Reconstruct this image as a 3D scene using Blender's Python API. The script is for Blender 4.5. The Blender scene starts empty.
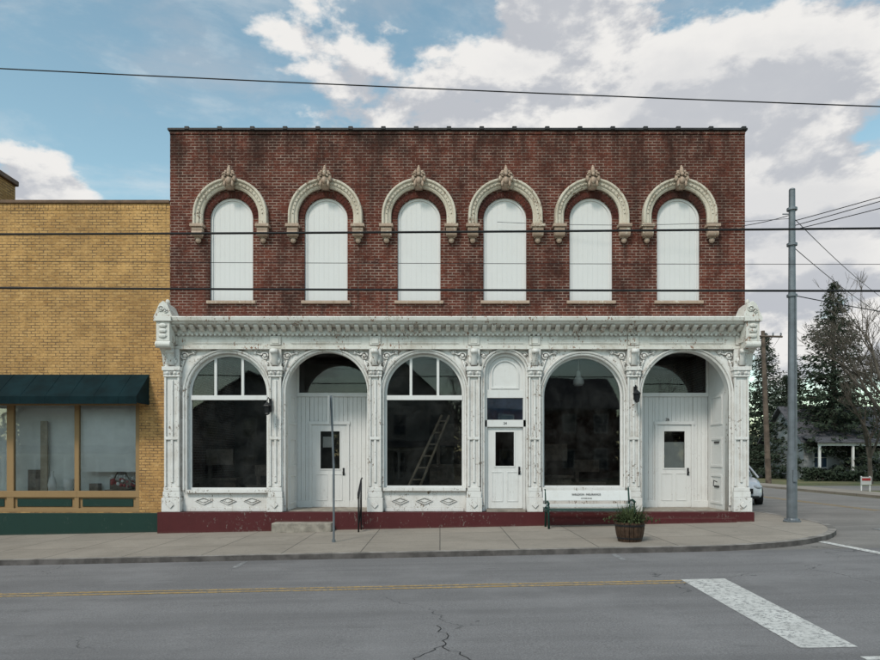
import bpy, bmesh, math, random
from mathutils import Vector, Matrix
random.seed(7)
R=random.random
def U(a,b): return a+(b-a)*random.random()
scene=bpy.context.scene
scene.view_settings.view_transform='Standard'
scene.view_settings.look='None'
scene.view_settings.exposure=0
# ---------------------------------------------------------------- node helpers
class NT:
    def __init__(s,nt): s.nt=nt
    def n(s,t,ins=None,**props):
        nd=s.nt.nodes.new(t)
        for k,v in props.items(): setattr(nd,k,v)
        for k,v in (ins or {}).items():
            sock=nd.inputs[k]
            if isinstance(v,bpy.types.NodeSocket): s.nt.links.new(v,sock)
            else: sock.default_value=v
        return nd
    def pos(s): return s.n('ShaderNodeNewGeometry').outputs['Position']
    def scl(s,vec,sc,rot=(0,0,0)):
        return s.n('ShaderNodeMapping',{'Vector':vec,'Scale':sc,'Rotation':rot}).outputs[0]
    def noise(s,vec,scale,detail=4,rough=.6,dist=0):
        return s.n('ShaderNodeTexNoise',{'Vector':vec,'Scale':scale,'Detail':detail,'Roughness':rough,'Distortion':dist}).outputs[0]
    def mr(s,val,a,b,c=0,d=1):
        nd=s.n('ShaderNodeMapRange',{'Value':val,'From Min':a,'From Max':b,'To Min':c,'To Max':d}); nd.interpolation_type='SMOOTHSTEP'
        return nd.outputs[0]
    def m(s,op,a,b=0.0,c=None):
        ins={0:a,1:b}
        if c is not None: ins[2]=c
        return s.n('ShaderNodeMath',ins,operation=op).outputs[0]
    def mix(s,f,a,b,mode='MIX'):
        nd=s.nt.nodes.new('ShaderNodeMix'); nd.data_type='RGBA'; nd.blend_type=mode
        for i,v in ((0,f),(6,a),(7,b)):
            if isinstance(v,bpy.types.NodeSocket): s.nt.links.new(v,nd.inputs[i])
            else: nd.inputs[i].default_value=v if i==0 else (*v[:3],1)
        return nd.outputs[2]
def newmat(name):
    m=bpy.data.materials.new(name); m.use_nodes=True
    nt=NT(m.node_tree); b=m.node_tree.nodes['Principled BSDF']
    return m,nt,b
def setc(nt,b,col,rough=.7,bump=None,bs=.3,bd=.01,spec=.3,metal=0):
    if isinstance(col,bpy.types.NodeSocket): nt.nt.links.new(col,b.inputs['Base Color'])
    else: b.inputs['Base Color'].default_value=(*col,1)
    if isinstance(rough,bpy.types.NodeSocket): nt.nt.links.new(rough,b.inputs['Roughness'])
    else: b.inputs['Roughness'].default_value=rough
    b.inputs['Specular IOR Level'].default_value=spec
    b.inputs['Metallic'].default_value=metal
    if bump is not None:
        bn=nt.n('ShaderNodeBump',{'Height':bump,'Strength':bs,'Distance':bd})
        nt.nt.links.new(bn.outputs[0],b.inputs['Normal'])
def simple(name,col,rough=.6,var=.25,scale=4,metal=0,spec=.3):
    m,nt,b=newmat(name); p=nt.pos()
    f=nt.noise(p,scale,6); f=nt.mr(f,.3,.7)
    c=nt.mix(f,[x*(1-var) for x in col],[min(1,x*(1+var)) for x in col])
    g=nt.noise(p,scale*12,3)
    setc(nt,b,c,rough,g,.15,.005,spec,metal); return m
def painted(name,col,grime_crease=.5,chips=.5,under=(.2,.15,.11)):
    m,nt,b=newmat(name); p=nt.pos()
    g=nt.mr(nt.noise(p,1.6,8,.7),.45,.75,0,grime_crease*.75)
    st=nt.mr(nt.noise(nt.scl(p,(9,9,.8)),1,5,.7),.52,.76,0,grime_crease)
    fac=nt.m('MAXIMUM',g,st)
    c=nt.mix(fac,col,[x*y for x,y in zip(col,(.56,.50,.43))])
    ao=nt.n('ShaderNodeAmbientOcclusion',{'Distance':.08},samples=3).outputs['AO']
    aof=nt.mr(ao,.2,.8,grime_crease*1.25,0)
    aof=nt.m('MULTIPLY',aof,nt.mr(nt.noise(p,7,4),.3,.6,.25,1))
    c=nt.mix(aof,c,(.16,.12,.09))  # creases turn darker brown, patchily, by the occlusion factor
    ch=nt.noise(nt.scl(p,(1,1,.6)),19,7,.72)
    reg=nt.mr(nt.noise(p,2.3,3),.4,.65,-.07,.05)
    ch=nt.m('ADD',ch,reg)
    chf=nt.mr(ch,.635-.04*chips,.655-.04*chips,0,min(1,chips*1.6))
    c=nt.mix(chf,c,under)
    setc(nt,b,c,.62,nt.m('SUBTRACT',nt.noise(p,40,3),chf),.3,.004,.3); return m
def brick(name,c1,c2,mortar,bw,bh,ms,stain=.5,dark=(.03,.02,.018),light=None,topz=None,lamt=.75):
    m,nt,b=newmat(name); p=nt.pos()
    sx=nt.n('ShaderNodeSeparateXYZ',{0:p})
    v=nt.n('ShaderNodeCombineXYZ',{0:nt.m('ADD',sx.outputs[0],sx.outputs[1]),1:sx.outputs[2]}).outputs[0]
    t=nt.n('ShaderNodeTexBrick',{'Vector':v,'Color1':(0,0,0,1),'Color2':(1,1,1,1),'Mortar':(.5,.5,.5,1),'Scale':1,'Mortar Size':ms,'Mortar Smooth':.25,'Bias':0,'Brick Width':bw,'Row Height':bh})
    c=nt.mix(t.outputs[0],c1,c2)
    c=nt.mix(nt.mr(nt.noise(p,.55,5,.7),.35,.7,0,.6),c,[x*1.6 for x in c1])
    n2=nt.noise(p,28,5,.7)
    c=nt.mix(nt.mr(n2,.35,.7,0,.5),c,[x*.45 for x in c1])
    if light: c=nt.mix(nt.mr(nt.noise(nt.scl(p,(5,5,13)),1.3,7,.8),.53,.66,0,lamt),c,light)
    mf=nt.m('MULTIPLY',t.outputs[1],nt.mr(nt.noise(p,2.6,7,.8),.38,.58,.1,1))
    c=nt.mix(mf,c,mortar)
    s=nt.mr(nt.noise(nt.scl(p,(1,1,.45)),.9,8,.65),.42,.68,0,stain)
    c=nt.mix(s,c,dark)
    st=nt.mr(nt.noise(nt.scl(p,(4,4,.3)),1,6,.7),.48,.72,0,stain*1.0)
    c=nt.mix(st,c,dark)
    if topz:
        tp=nt.m('MULTIPLY',nt.mr(sx.outputs[2],topz-1.5,topz,0,.75),nt.mr(nt.noise(nt.scl(p,(2.2,2.2,.7)),1,6,.7),.35,.62))
        c=nt.mix(tp,c,dark)
    h=nt.m('SUBTRACT',nt.m('MULTIPLY',n2,.4),t.outputs[1])
    setc(nt,b,c,.88,h,.55,.008,.12); return m
M={}
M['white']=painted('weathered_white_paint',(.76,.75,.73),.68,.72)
M['white2']=painted('clean_white_paint',(.74,.74,.73),.25,.14)
M['board']=painted('boarded_window_paint',(.71,.70,.70),.10,.0)
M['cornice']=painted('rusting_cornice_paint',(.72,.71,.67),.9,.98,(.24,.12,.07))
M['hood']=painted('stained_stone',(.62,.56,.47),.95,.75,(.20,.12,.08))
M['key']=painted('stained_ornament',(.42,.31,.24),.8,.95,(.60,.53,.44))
M['maroon']=painted('maroon_paint',(.085,.016,.018),.5,.6,(.17,.13,.12))
M['green']=painted('green_paint',(.010,.038,.030),.3,.1,(.2,.2,.18))
M['tan']=painted('tan_paint',(.31,.20,.095),.3,.1)
M['brick']=brick('red_brick',(.142,.040,.026),(.050,.018,.015),(.34,.25,.21),.215,.0735,.012,.62,(.022,.013,.011),(.30,.13,.095),10.4,.8)
M['vouss']=brick('arch_brick',(.11,.034,.025),(.06,.018,.016),(.1,.08,.07),.3,.3,.001,.6)
M['ybrick']=brick('yellow_brick',(.56,.335,.135),(.38,.205,.075),(.17,.11,.065),.215,.0735,.012,.22,(.20,.12,.06),(.68,.47,.24),None,.6)
M['steel']=simple('galvanised_steel',(.17,.19,.21),.5,.2,3,.35)
M['wood']=simple('weathered_pole_wood',(.13,.10,.08),.9,.35,3)
M['lumber']=simple('pale_lumber',(.4,.33,.25),.9,.25,3)
M['bark']=simple('bark',(.10,.085,.07),.9,.3,4)
M['black']=simple('black_iron',(.015,.015,.017),.45,.2)
M['wire']=simple('wire_rubber',(.012,.012,.013),.6,.1)
M['roof']=simple('tar_roof',(.05,.05,.05),.9,.3)
M['coping']=simple('dark_metal_coping',(.035,.033,.035),.5,.3)
M['tile']=simple('brown_tile_coping',(.13,.075,.045),.5,.3)
M['plaster']=simple('interior_plaster',(.85,.85,.82),.9,.05)
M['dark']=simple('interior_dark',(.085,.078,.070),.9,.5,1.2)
M['awning']=simple('awning_canvas',(.004,.017,.021),.85,.3,2,0,.15)
M['siding']=simple('house_siding',(.30,.31,.32),.7,.1,1)
M['sidingw']=simple('house_siding_pale',(.45,.45,.44),.8,.1,1)
M['shingle']=simple('roof_shingles',(.09,.09,.10),.9,.3,6)
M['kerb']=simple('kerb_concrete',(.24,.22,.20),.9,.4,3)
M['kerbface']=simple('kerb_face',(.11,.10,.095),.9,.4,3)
M['barrel']=simple('barrel_wood',(.06,.035,.022),.8,.4,12)
M['soil']=simple('soil',(.03,.02,.015),.95,.3)
M['benchgreen']=simple('bench_green',(.008,.04,.03),.5,.2)
M['slat']=simple('bench_slat',(.20,.16,.13),.8,.3,8)
M['red']=simple('sign_red',(.30,.03,.03),.5,.1)
M['ceramic']=simple('white_ceramic',(.82,.81,.79),.5,.05)
M['tyre']=simple('tyre_rubber',(.02,.02,.02),.8,.1)
M['chrome']=simple('wheel_alloy',(.45,.45,.47),.3,.1,4,.8)
M['chead']=simple('headlamp_lens',(.55,.6,.65),.1,.1,4,0,.8)
M['tail']=simple('flowers_red',(.35,.05,.05),.6,.3)
M['bluereflect']=simple('painted_reflection_blue',(.14,.22,.32),.5,.3,6)
def foliage(name,c,sc=1.2):
    m,nt,b=newmat(name); p=nt.pos()
    c1=nt.mix(nt.mr(nt.noise(p,sc,4),.35,.65),[x*.45 for x in c],c)
    c1=nt.mix(nt.mr(nt.noise(p,sc*9,2),.5,.7,0,.6),c1,[min(1,x*1.7) for x in c])
    setc(nt,b,c1,.8,spec=.2); return m
M['spruce']=foliage('spruce_needles',(.045,.062,.040))
M['leaf']=foliage('planter_leaves',(.08,.105,.045),9)
M['twigmass']=foliage('twig_mass',(.09,.08,.065))
# glass
def glass(name,tint=(.75,.78,.8),k=1.0,blend=.0):
    m,nt,b=newmat(name); nt.nt.nodes.remove(b)
    p=nt.pos()
    bn=nt.n('ShaderNodeBump',{'Height':nt.noise(p,1.0,1),'Strength':.14,'Distance':.012}).outputs[0]
    fr=nt.n('ShaderNodeFresnel',{'IOR':1.5,'Normal':bn}).outputs[0]
    fr=nt.m('ADD',nt.m('MULTIPLY',fr,k),blend)
    gl=nt.n('ShaderNodeBsdfGlossy',{'Color':(1,1,1,1),'Roughness':.02,'Normal':bn}).outputs[0]
    tr=nt.n('ShaderNodeBsdfTransparent',{'Color':(*tint,1)}).outputs[0]
    df=nt.n('ShaderNodeBsdfDiffuse',{'Color':(.4,.4,.38,1)}).outputs[0]
    mx=nt.n('ShaderNodeMixShader',{0:fr,1:tr,2:gl}).outputs[0]
    mx=nt.n('ShaderNodeMixShader',{0:nt.mr(nt.noise(p,1.1,7,.7),.4,.8,.0,.05),1:mx,2:df}).outputs[0]
    nt.nt.links.new(mx,nt.nt.nodes['Material Output'].inputs[0]); return m
M['glass']=glass('window_glass',(.74,.75,.75),.75,.0)
M['glassb']=glass('shop_glass',(.95,.96,.96),1.1,.01)
M['glassc']=glass('transom_glass',(.7,.75,.8),1.5,.15)
# asphalt
def asphalt(name,base):
    m,nt,b=newmat(name); p=nt.pos()
    f=nt.noise(p,55,5,.8)
    c=nt.mix(nt.mr(f,.35,.65),[x*.70 for x in base],[x*1.30 for x in base])
    c=nt.mix(nt.mr(nt.noise(p,190,2,.8),.62,.70,0,.5),c,[x*2.1 for x in base])
    c=nt.mix(nt.mr(nt.noise(nt.scl(p,(.10,1.5,1)),1.1,6,.6),.38,.66,0,.5),c,[x*.62 for x in base])
    c=nt.mix(nt.mr(nt.noise(p,.5,7,.65),.45,.7,0,.4),c,[x*1.4 for x in base])
    c=nt.mix(nt.mr(nt.noise(nt.scl(p,(.7,2.5,1)),1.6,5,.7),.60,.74,0,.4),c,[x*.45 for x in base])
    w=nt.n('ShaderNodeVectorMath',{0:p,1:nt.n('ShaderNodeTexNoise',{'Vector':p,'Scale':1.4,'Detail':6}).outputs[1]},operation='ADD').outputs[0]
    vo=nt.n('ShaderNodeTexVoronoi',{'Vector':w,'Scale':.22},feature='DISTANCE_TO_EDGE').outputs[0]
    cr=nt.mr(vo,.0008,.0026,1,0)
    cr=nt.m('MULTIPLY',cr,nt.mr(nt.noise(p,.35,2),.50,.60))
    c=nt.mix(nt.m('MULTIPLY',cr,.6),c,(.03,.03,.03))
    setc(nt,b,c,.9,nt.m('SUBTRACT',f,cr),.6,.006,.15); return m
M['asphalt']=asphalt('asphalt',(.20,.193,.193))
M['asphalt2']=asphalt('side_asphalt',(.23,.215,.20))
def conc(name,base,slab):
    m,nt,b=newmat(name); p=nt.pos()
    f=nt.noise(p,40,5,.75)
    c=nt.mix(nt.mr(f,.35,.65),[x*.85 for x in base],[x*1.12 for x in base])
    c=nt.mix(nt.mr(nt.noise(p,.8,7,.7),.4,.7,0,.5),c,[x*.6 for x in base])
    t=nt.n('ShaderNodeTexBrick',{'Vector':p,'Color1':(0,0,0,1),'Color2':(1,1,1,1),'Scale':1,'Mortar Size':.012,'Brick Width':slab,'Row Height':slab,'Mortar Smooth':.3},offset=0.0)
    c=nt.mix(nt.m('MULTIPLY',t.outputs[0],.30),c,[x*.62 for x in base])
    c=nt.mix(nt.m('MULTIPLY',t.outputs[1],.75),c,(.06,.055,.05))
    c=nt.mix(nt.mr(nt.noise(p,5,6,.7),.60,.7,0,.5),c,[x*.4 for x in base])
    setc(nt,b,c,.9,nt.m('SUBTRACT',nt.m('MULTIPLY',f,.3),t.outputs[1]),.5,.008,.2); return m
M['concrete']=conc('sidewalk_concrete',(.34,.30,.255),1.55)
M['stepc']=simple('step_concrete',(.30,.27,.23),.9,.3,5)
def worn(name,col,amt):
    m,nt,b=newmat(name); p=nt.pos()
    f=nt.mr(nt.noise(p,16,8,.8),.5-amt,.62-amt)
    f2=nt.mr(nt.noise(p,1.5,5,.7),.3,.7,.0,.6)
    c=nt.mix(f,(.16,.16,.16),col); c=nt.mix(f2,c,[x*.62 for x in col])
    setc(nt,b,c,.85,nt.noise(p,60,3),.3,.004); return m
M['mwhite']=worn('white_road_paint',(.66,.65,.62),.10)
M['mwhite2']=worn('faded_white_road_paint',(.45,.45,.45),.0)
M['myellow']=worn('yellow_road_paint',(.50,.33,.12),.06)
def grassm():
    m,nt,b=newmat('dormant_grass'); p=nt.pos()
    c=nt.mix(nt.mr(nt.noise(p,.6,6),.35,.65),(.10,.12,.05),(.20,.17,.09))
    c=nt.mix(nt.mr(nt.noise(p,20,4),.4,.7,0,.5),c,(.05,.06,.025))
    setc(nt,b,c,.95,nt.noise(p,30,4),.6,.03); return m
M['grass']=grassm()
def carpaint():
    m,nt,b=newmat('car_paint'); p=nt.pos()
    setc(nt,b,nt.mix(nt.noise(p,2,3),(.60,.62,.66),(.66,.68,.71)),.25,spec=.5)
    b.inputs['Coat Weight'].default_value=.6; return m
M['car']=carpaint()
m,nt,b=newmat('car_glass'); setc(nt,b,nt.mix(nt.noise(nt.pos(),2),(.02,.04,.07),(.03,.06,.1)),.05,spec=.8); M['carglass']=m
# ---------------------------------------------------------------- mesh builder
class MB:
    def __init__(s): s.v=[]; s.f=[]
    def add(s,vs,fs):
        o=len(s.v); s.v+= [tuple(v) for v in vs]; s.f+=[tuple(i+o for i in f) for f in fs]; return s
    def box(s,x0,x1,y0,y1,z0,z1):
        return s.add([(x0,y0,z0),(x1,y0,z0),(x1,y1,z0),(x0,y1,z0),(x0,y0,z1),(x1,y0,z1),(x1,y1,z1),(x0,y1,z1)],
          [(0,3,2,1),(4,5,6,7),(0,1,5,4),(1,2,6,5),(2,3,7,6),(3,0,4,7)])
    def loft(s,rings,caps=True,close=True):
        n=len(rings[0]); vs=[p for r in rings for p in r]; fs=[]
        for i in range(len(rings)-1):
            for j in range(n if close else n-1):
                k=(j+1)%n; fs.append((i*n+j,i*n+k,(i+1)*n+k,(i+1)*n+j))
        if caps: fs.append(tuple(range(n))[::-1]); fs.append(tuple((len(rings)-1)*n+j for j in range(n)))
        return s.add(vs,fs)
    def prism(s,poly,y0,y1):
        return s.loft([[(x,y0,z) for x,z in poly],[(x,y1,z) for x,z in poly]])
    def prismx(s,poly,x0,x1):
        return s.loft([[(x0,y,z) for y,z in poly],[(x1,y,z) for y,z in poly]])
    def tube(s,pts,r,n=8,caps=True):
        pts=[Vector(p) for p in pts]; rings=[]
        for i,p in enumerate(pts):
            d=(pts[min(i+1,len(pts)-1)]-pts[max(i-1,0)]).normalized()
            a=d.cross(Vector((0,0,1)) if abs(d.z)<.95 else Vector((1,0,0))).normalized(); b2=d.cross(a)
            rr=r[i] if isinstance(r,(list,tuple)) else r
            rings.append([p+a*rr*math.cos(2*math.pi*k/n)+b2*rr*math.sin(2*math.pi*k/n) for k in range(n)])
        return s.loft(rings,caps)
    def lathe(s,c,prof,n=20):
        return s.loft([[(c[0]+r*math.cos(2*math.pi*k/n),c[1]+r*math.sin(2*math.pi*k/n),c[2]+z) for k in range(n)] for r,z in prof])
    def ball(s,c,r,n=8,m=6):
        if not isinstance(r,(tuple,list)): r=(r,r,r)
        rings=[]
        for i in range(m+1):
            t=math.pi*(i+.03)/(m+.06)
            rings.append([(c[0]+r[0]*math.sin(t)*math.cos(2*math.pi*k/n),c[1]+r[1]*math.sin(t)*math.sin(2*math.pi*k/n),c[2]-r[2]*math.cos(t)) for k in range(n)])
        return s.loft(rings)
    def sweep(s,path,prof,caps=True):
        return s.loft([[(x+nx*o,y,z+nz*o) for o,y in prof] for x,z,nx,nz in path],caps)
    def obj(s,name,mat,parent=None,smooth=False,bevel=0,recalc=True):
        me=bpy.data.meshes.new(name); me.from_pydata(s.v,[],s.f)
        if recalc:
            bm=bmesh.new(); bm.from_mesh(me); bmesh.ops.recalc_face_normals(bm,faces=bm.faces); bm.to_mesh(me); bm.free()
        if smooth:
            for p in me.polygons: p.use_smooth=True
        me.materials.append(M[mat] if isinstance(mat,str) else mat)
        o=bpy.data.objects.new(name,me); scene.collection.objects.link(o)
        if parent: o.parent=parent
        if bevel:
            md=o.modifiers.new('bevel','BEVEL'); md.width=bevel; md.segments=1; md.limit_method='ANGLE'; md.angle_limit=math.radians(40)
        return o
def empty(name):
    e=bpy.data.objects.new(name,None); scene.collection.objects.link(e); e.empty_display_size=.2; return e
def plate(name,outer,holes,y0,y1,mat,parent):
    cu=bpy.data.curves.new(name+'_c','CURVE'); cu.dimensions='2D'; cu.fill_mode='BOTH'; cu.extrude=abs(y1-y0)/2
    for poly in [outer]+holes:
        sp=cu.splines.new('POLY'); sp.points.add(len(poly)-1); sp.use_cyclic_u=True
        for i,(x,z) in enumerate(poly): sp.points[i].co=(x,z,0,1)
    o=bpy.data.objects.new(name+'_c',cu); scene.collection.objects.link(o)
    bpy.context.view_layer.update()
    dg=bpy.context.evaluated_depsgraph_get(); me=bpy.data.meshes.new_from_object(o.evaluated_get(dg))
    bpy.data.objects.remove(o)
    yc=(y0+y1)/2
    me.transform(Matrix.Translation((0,yc,0))@Matrix.Rotation(math.pi/2,4,'X'))
    me.name=name; me.materials.clear(); me.materials.append(M[mat])
    ob=bpy.data.objects.new(name,me); scene.collection.objects.link(ob); ob.parent=parent; return ob
def archpoly(cx,r,zs,zb,n=28):
    return [(cx-r,zb)]+[(cx+r*math.cos(math.pi-math.pi*i/n),zs+r*math.sin(math.pi*i/n)) for i in range(n+1)]+[(cx+r,zb)]
def archpath(cx,r,zs,zb,n=28):
    p=[]
    if zb<zs: p.append((cx-r,zb,-1,0))
    for i in range(n+1):
        a=math.pi-math.pi*i/n; p.append((cx+r*math.cos(a),zs+r*math.sin(a),math.cos(a),math.sin(a)))
    if zb<zs: p.append((cx+r,zb,1,0))
    return p
# facade survey grid: 38 units per metre
K=38.0
def fx(u): return (u-440)/K
def fz(v): return 1.8+(458-v)/K
def gz(x): return .02*max(-25,min(14,x))
# ---------------------------------------------------------------- ground
def sheet(name,poly_x,y0,y1,dz,mat,th=0,parent=None):
    x0,x1=poly_x; xs=sorted({x0,x1,*[b for b in (-25,14) if x0<b<x1]})
    mb=MB()
    for a,b2 in zip(xs[:-1],xs[1:]):
        za,zb=gz(a)+dz,gz(b2)+dz
        mb.add([(a,y0,za),(b2,y0,zb),(b2,y1,zb),(a,y1,za)],[(0,1,2,3)])
    return mb.obj(name,mat,parent,recalc=False)
def quadsheet(name,pts,dz,mat,parent):
    MB().add([(x,y,gz(x)+dz) for x,y in pts],[(0,1,2,3)]).obj(name,mat,parent,recalc=False)
sheet('ground',(-900,900),-900,900,-.108,'grass')
KY=-4.7
road=empty('road')
sheet('main_road_surface',(-300,300),-12.0,KY+.05,-.10,'asphalt',parent=road)
# the side road butts against the main road edge
sheet('side_road_surface',(4.5,17.6),KY+.05,160,-.10,'asphalt2',parent=road)
sheet('parking_apron',(17.6,60),15.5,21,-.10,'asphalt2',parent=road)
for dy in (0,.17):
    sheet('centre_line_yellow',(-60,3.6),-7.75+dy,-7.66+dy,-.096,'myellow',parent=road)
sheet('centre_line_yellow',(18,60),-7.76,-7.66,-.096,'myellow',parent=road)
quadsheet('stop_bar',[(3.47,-11.02),(4.02,-11.02),(4.28,-7.45),(3.62,-7.45)],-.096,'mwhite',road)
sheet('crosswalk_line',(3.85,9.3),-11.42,-11.32,-.096,'mwhite',parent=road)
quadsheet('crosswalk_line_far',[(8.0,-6.6),(8.22,-6.6),(8.0,-3.62),(7.82,-3.62)],-.092,'mwhite',road)
quadsheet('crosswalk_line_far_b',[(10.6,-6.6),(10.82,-6.6),(10.5,-1.6),(10.3,-1.6)],-.092,'mwhite2',road)
for x in (-3.75,3.25,-10.4):
    sheet('parking_tick',(x,x+.1),KY-.85,KY-.1,-.096,'mwhite2',parent=road)
for x in (13.4,13.6): sheet('side_centre_line',(x,x+.1),3,60,-.096,'myellow',parent=road)
sheet('side_stop_bar',(13.9,17.3),1.0,1.5,-.096,'mwhite2',parent=road)
def crack(pts,w,mat='tyre'):
    mb=MB(); rng=random.Random(int(pts[0][0]*100)); P=[]
    for (a,b_),(c,d) in zip(pts[:-1],pts[1:]):
        for k in range(6): t=k/6; P.append((a+(c-a)*t+rng.uniform(-.04,.04),b_+(d-b_)*t+rng.uniform(-.03,.03)))
    for (a,b_),(c,d) in zip(P[:-1],P[1:]):
        mb.add([(a-w,b_,gz(a)-.0955),(a+w,b_,gz(a)-.0955),(c+w,d,gz(c)-.0955),(c-w,d,gz(c)-.0955)],[(0,1,2,3)])
    mb.obj('road_crack',mat,road,recalc=False)
crack([(-.05,-9.9),(.08,-10.4),(.02,-10.7),(.3,-11.2),(.36,-11.9)],.006)
crack([(.02,-10.7),(-.25,-11.1),(-.3,-11.5)],.005)
# sidewalk slabs with rounded corners
def slab(name,poly,mat,parent,drop=.2,dz=0):
    mb=MB(); n=len(poly)
    mb.add([(x,y,gz(x)+dz) for x,y in poly]+[(x,y,gz(x)+dz-drop) for x,y in poly],[tuple(range(n))]+[(i,i+n,(i+1)%n+n,(i+1)%n) for i in range(n)])
    return mb.obj(name,mat,parent)
def arc(cx,cy,r,a0,a1,n=14): return [(cx+r*math.cos(math.radians(a0+(a1-a0)*i/n)),cy+r*math.sin(math.radians(a0+(a1-a0)*i/n))) for i in range(n+1)]
sw=empty('sidewalk')
w=.16; CX,CR=4.95,4.7
slab('sidewalk_slab_west',[(-25,KY+w),(-25,.6),(-70,.6),(-70,KY+w)],'concrete',sw)
slab('sidewalk_slab',[(-25,KY+w)]+arc(CX,KY+CR,CR-w,-90,0)+[(CX+CR-w,80),(7.9,80),(7.9,.6),(-25,.6)],'concrete',sw)
kp=[(-25,KY)]+arc(CX,KY+CR,CR,-90,0)+[(CX+CR,80)]
ki=[(-25,KY+w)]+arc(CX,KY+CR,CR-w,-90,0)+[(CX+CR-w,80)]
mb=MB(); mf=MB()
for i in range(len(kp)-1):
    a,b_,c,d=kp[i],kp[i+1],ki[i+1],ki[i]
    mb.add([(a[0],a[1],gz(a[0])+.004),(b_[0],b_[1],gz(b_[0])+.004),(c[0],c[1],gz(c[0])+.004),(d[0],d[1],gz(d[0])+.004)],[(0,1,2,3)])
    mf.add([(a[0],a[1],gz(a[0])+.004),(b_[0],b_[1],gz(b_[0])+.004),(a[0],a[1],gz(a[0])-.2),(b_[0],b_[1],gz(b_[0])-.2)],[(0,2,3,1)])
mb.box(-70,-25,KY,KY+w,-.7,-.496)
mb.obj('kerb_top',"kerb",sw); mf.obj('kerb_face','kerbface',sw)
slab('sidewalk_far_corner',[(17.8,1.5),(19.2,.5),(60,.5),(60,2.2),(19.6,2.2),(19.6,80),(17.8,80)],'concrete',sw)
slab('sidewalk_opposite',[(-70,-16),(-25,-16),(-25,-12),(-70,-12)],'concrete',sw)
slab('sidewalk_opposite_b',[(-25,-16),(9,-16),(9,-12),(-25,-12)],'concrete',sw)
# ---------------------------------------------------------------- main building
B=empty('brick_commercial_building')
XL,XR=fx(170),fx(745); DEP=22
upc=[231.5,326,419,505,591,678.5]; 
holes=[archpoly(fx(c),21.5/K,fz(219),fz(301)) for c in upc]
plate('brick_upper_wall',[(XL,fz(346)),(XR,fz(346)),(XR,fz(131)),(XL,fz(131))],holes,0,.32,'brick',B)
mb=MB(); mb.box(XL,XL+.3,.32,DEP,-.5,fz(131)); mb.box(XR-.3,XR,.32,DEP,-.5,fz(131)); mb.box(XL+.3,XR-.3,DEP-.3,DEP,-.5,fz(131))
mb.obj('side_and_rear_walls','brick',B)
MB().box(XL+.3,XR-.3,.32,DEP-.3,fz(150),fz(146)).obj('roof','roof',B)
mb=MB(); mb.box(XL-.05,XR+.05,-.06,.36,fz(131),fz(128.6)); mb.box(XL-.05,XL+.36,.36,DEP,fz(131),fz(128.6)); mb.box(XR-.36,XR+.05,.36,DEP,fz(131),fz(128.6))
x=XL+.4
while x<XR: mb.box(x,x+.12,-.075,.2,fz(130.4),fz(127.3)); x+=.86
mb.obj('parapet_coping','coping',B,bevel=.01)
MB().box(XL-.0,XR,-.02,-.001,fz(134.5),fz(131.8)).obj('parapet_course','brick',B)
# boards
mb=MB()
for c in upc:
    for k in range(9):
        a=fx(c-22.5+k*5); mb.box(a,a+5/K-.0025,.09,.12,fz(303),fz(194))
mb.obj('window_boards','board',B)
mb=MB()
for c in upc: mb.box(fx(c-23),fx(c+23),.095,.14,fz(303.5),fz(193.5))
mb.obj('window_boards_backing','board',B)
mb=MB()
for c in upc:
    mb.box(fx(c-24.5),fx(c+24.5),-.07,.085,fz(304),fz(301))
mb.obj('window_sills','key',B,bevel=.01)
mb=MB()
for c in upc:
    mb.sweep(archpath(fx(c),19.2/K,fz(219),fz(301)),[(0,.06),(2.2/K,.06),(2.2/K,.089),(0,.089)])
mb.obj('window_frames','board',B)
mb=MB()
for c in upc:
    n=22
    for i in range(n):
        a0=math.pi*i/n+.012; a1=math.pi*(i+1)/n-.012; r0=21.8/K; r1=27.5/K
        mb.prism([(fx(c)+r*math.cos(a),fz(219)+r*math.sin(a)) for r,a in ((r0,a0),(r1,a0),(r1,a1),(r0,a1))],-.012,.05)
mb.obj('arch_voussoirs','vouss',B)
# hoods
mb=MB(); mk=MB(); mc=MB()
for c in upc:
    cx=fx(c); zs=fz(217); r=27.6/K
    mb.sweep(archpath(cx,r,zs,fz(226)),[(0,0.0),(0,-.07),(.04,-.10),(.075,-.10),(.09,-.14),(.16,-.14),(.185,-.185),(.235,-.185),(.25,-.12),(.25,0.0)])
    for i in range(25):
        a=math.pi*(i+.5)/25; rr=r+.12; mb.ball((cx+rr*math.cos(a),-.14,zs+rr*math.sin(a)),(.024,.03,.024),6,4)
    for s in (-1,1):
        xc=cx+s*(r+.125)
        mc.box(xc-.18,xc+.18,-.22,0.0,fz(229),fz(226))
        mc.box(xc-.14,xc+.14,-.18,0.0,fz(232.5),fz(229.01))
        mc.tube([(xc-.14,-.12,fz(235)),(xc+.14,-.12,fz(235))],.085,10)
        mc.box(xc-.10,xc+.10,-.10,0.0,fz(239),fz(232.51))
        mc.ball((xc,-.06,fz(241)),(.08,.06,.08))
    zt=zs+r
    mk.prism([(cx-.09,zt-.05),(cx+.09,zt-.05),(cx+.15,zt+.26),(cx-.15,zt+.26)],-.25,0.0)
    for s in (-1,1):
        mk.tube([(cx+s*(.10+.06*math.cos(t*.9)*(1-t/9)),-.27,zt+.27+.06*math.sin(t*.9)*(1-t/9)) for t in range(8)],.022,6)
        mk.ball((cx+s*.14,-.24,zt+.20),(.05,.04,.09)); mk.ball((cx+s*.10,-.26,zt+.05),(.035,.04,.08))
        mk.ball((cx+s*.085,-.2,zt+.37),(.05,.05,.05))
    mk.ball((cx,-.24,zt+.14),(.07,.07,.10)); mk.ball((cx,-.22,zt+.38),(.06,.06,.13)); mk.ball((cx,-.2,zt+.5),(.032,.03,.055))
    mk.ball((cx,-.27,zt+.29),(.05,.05,.05))
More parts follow.
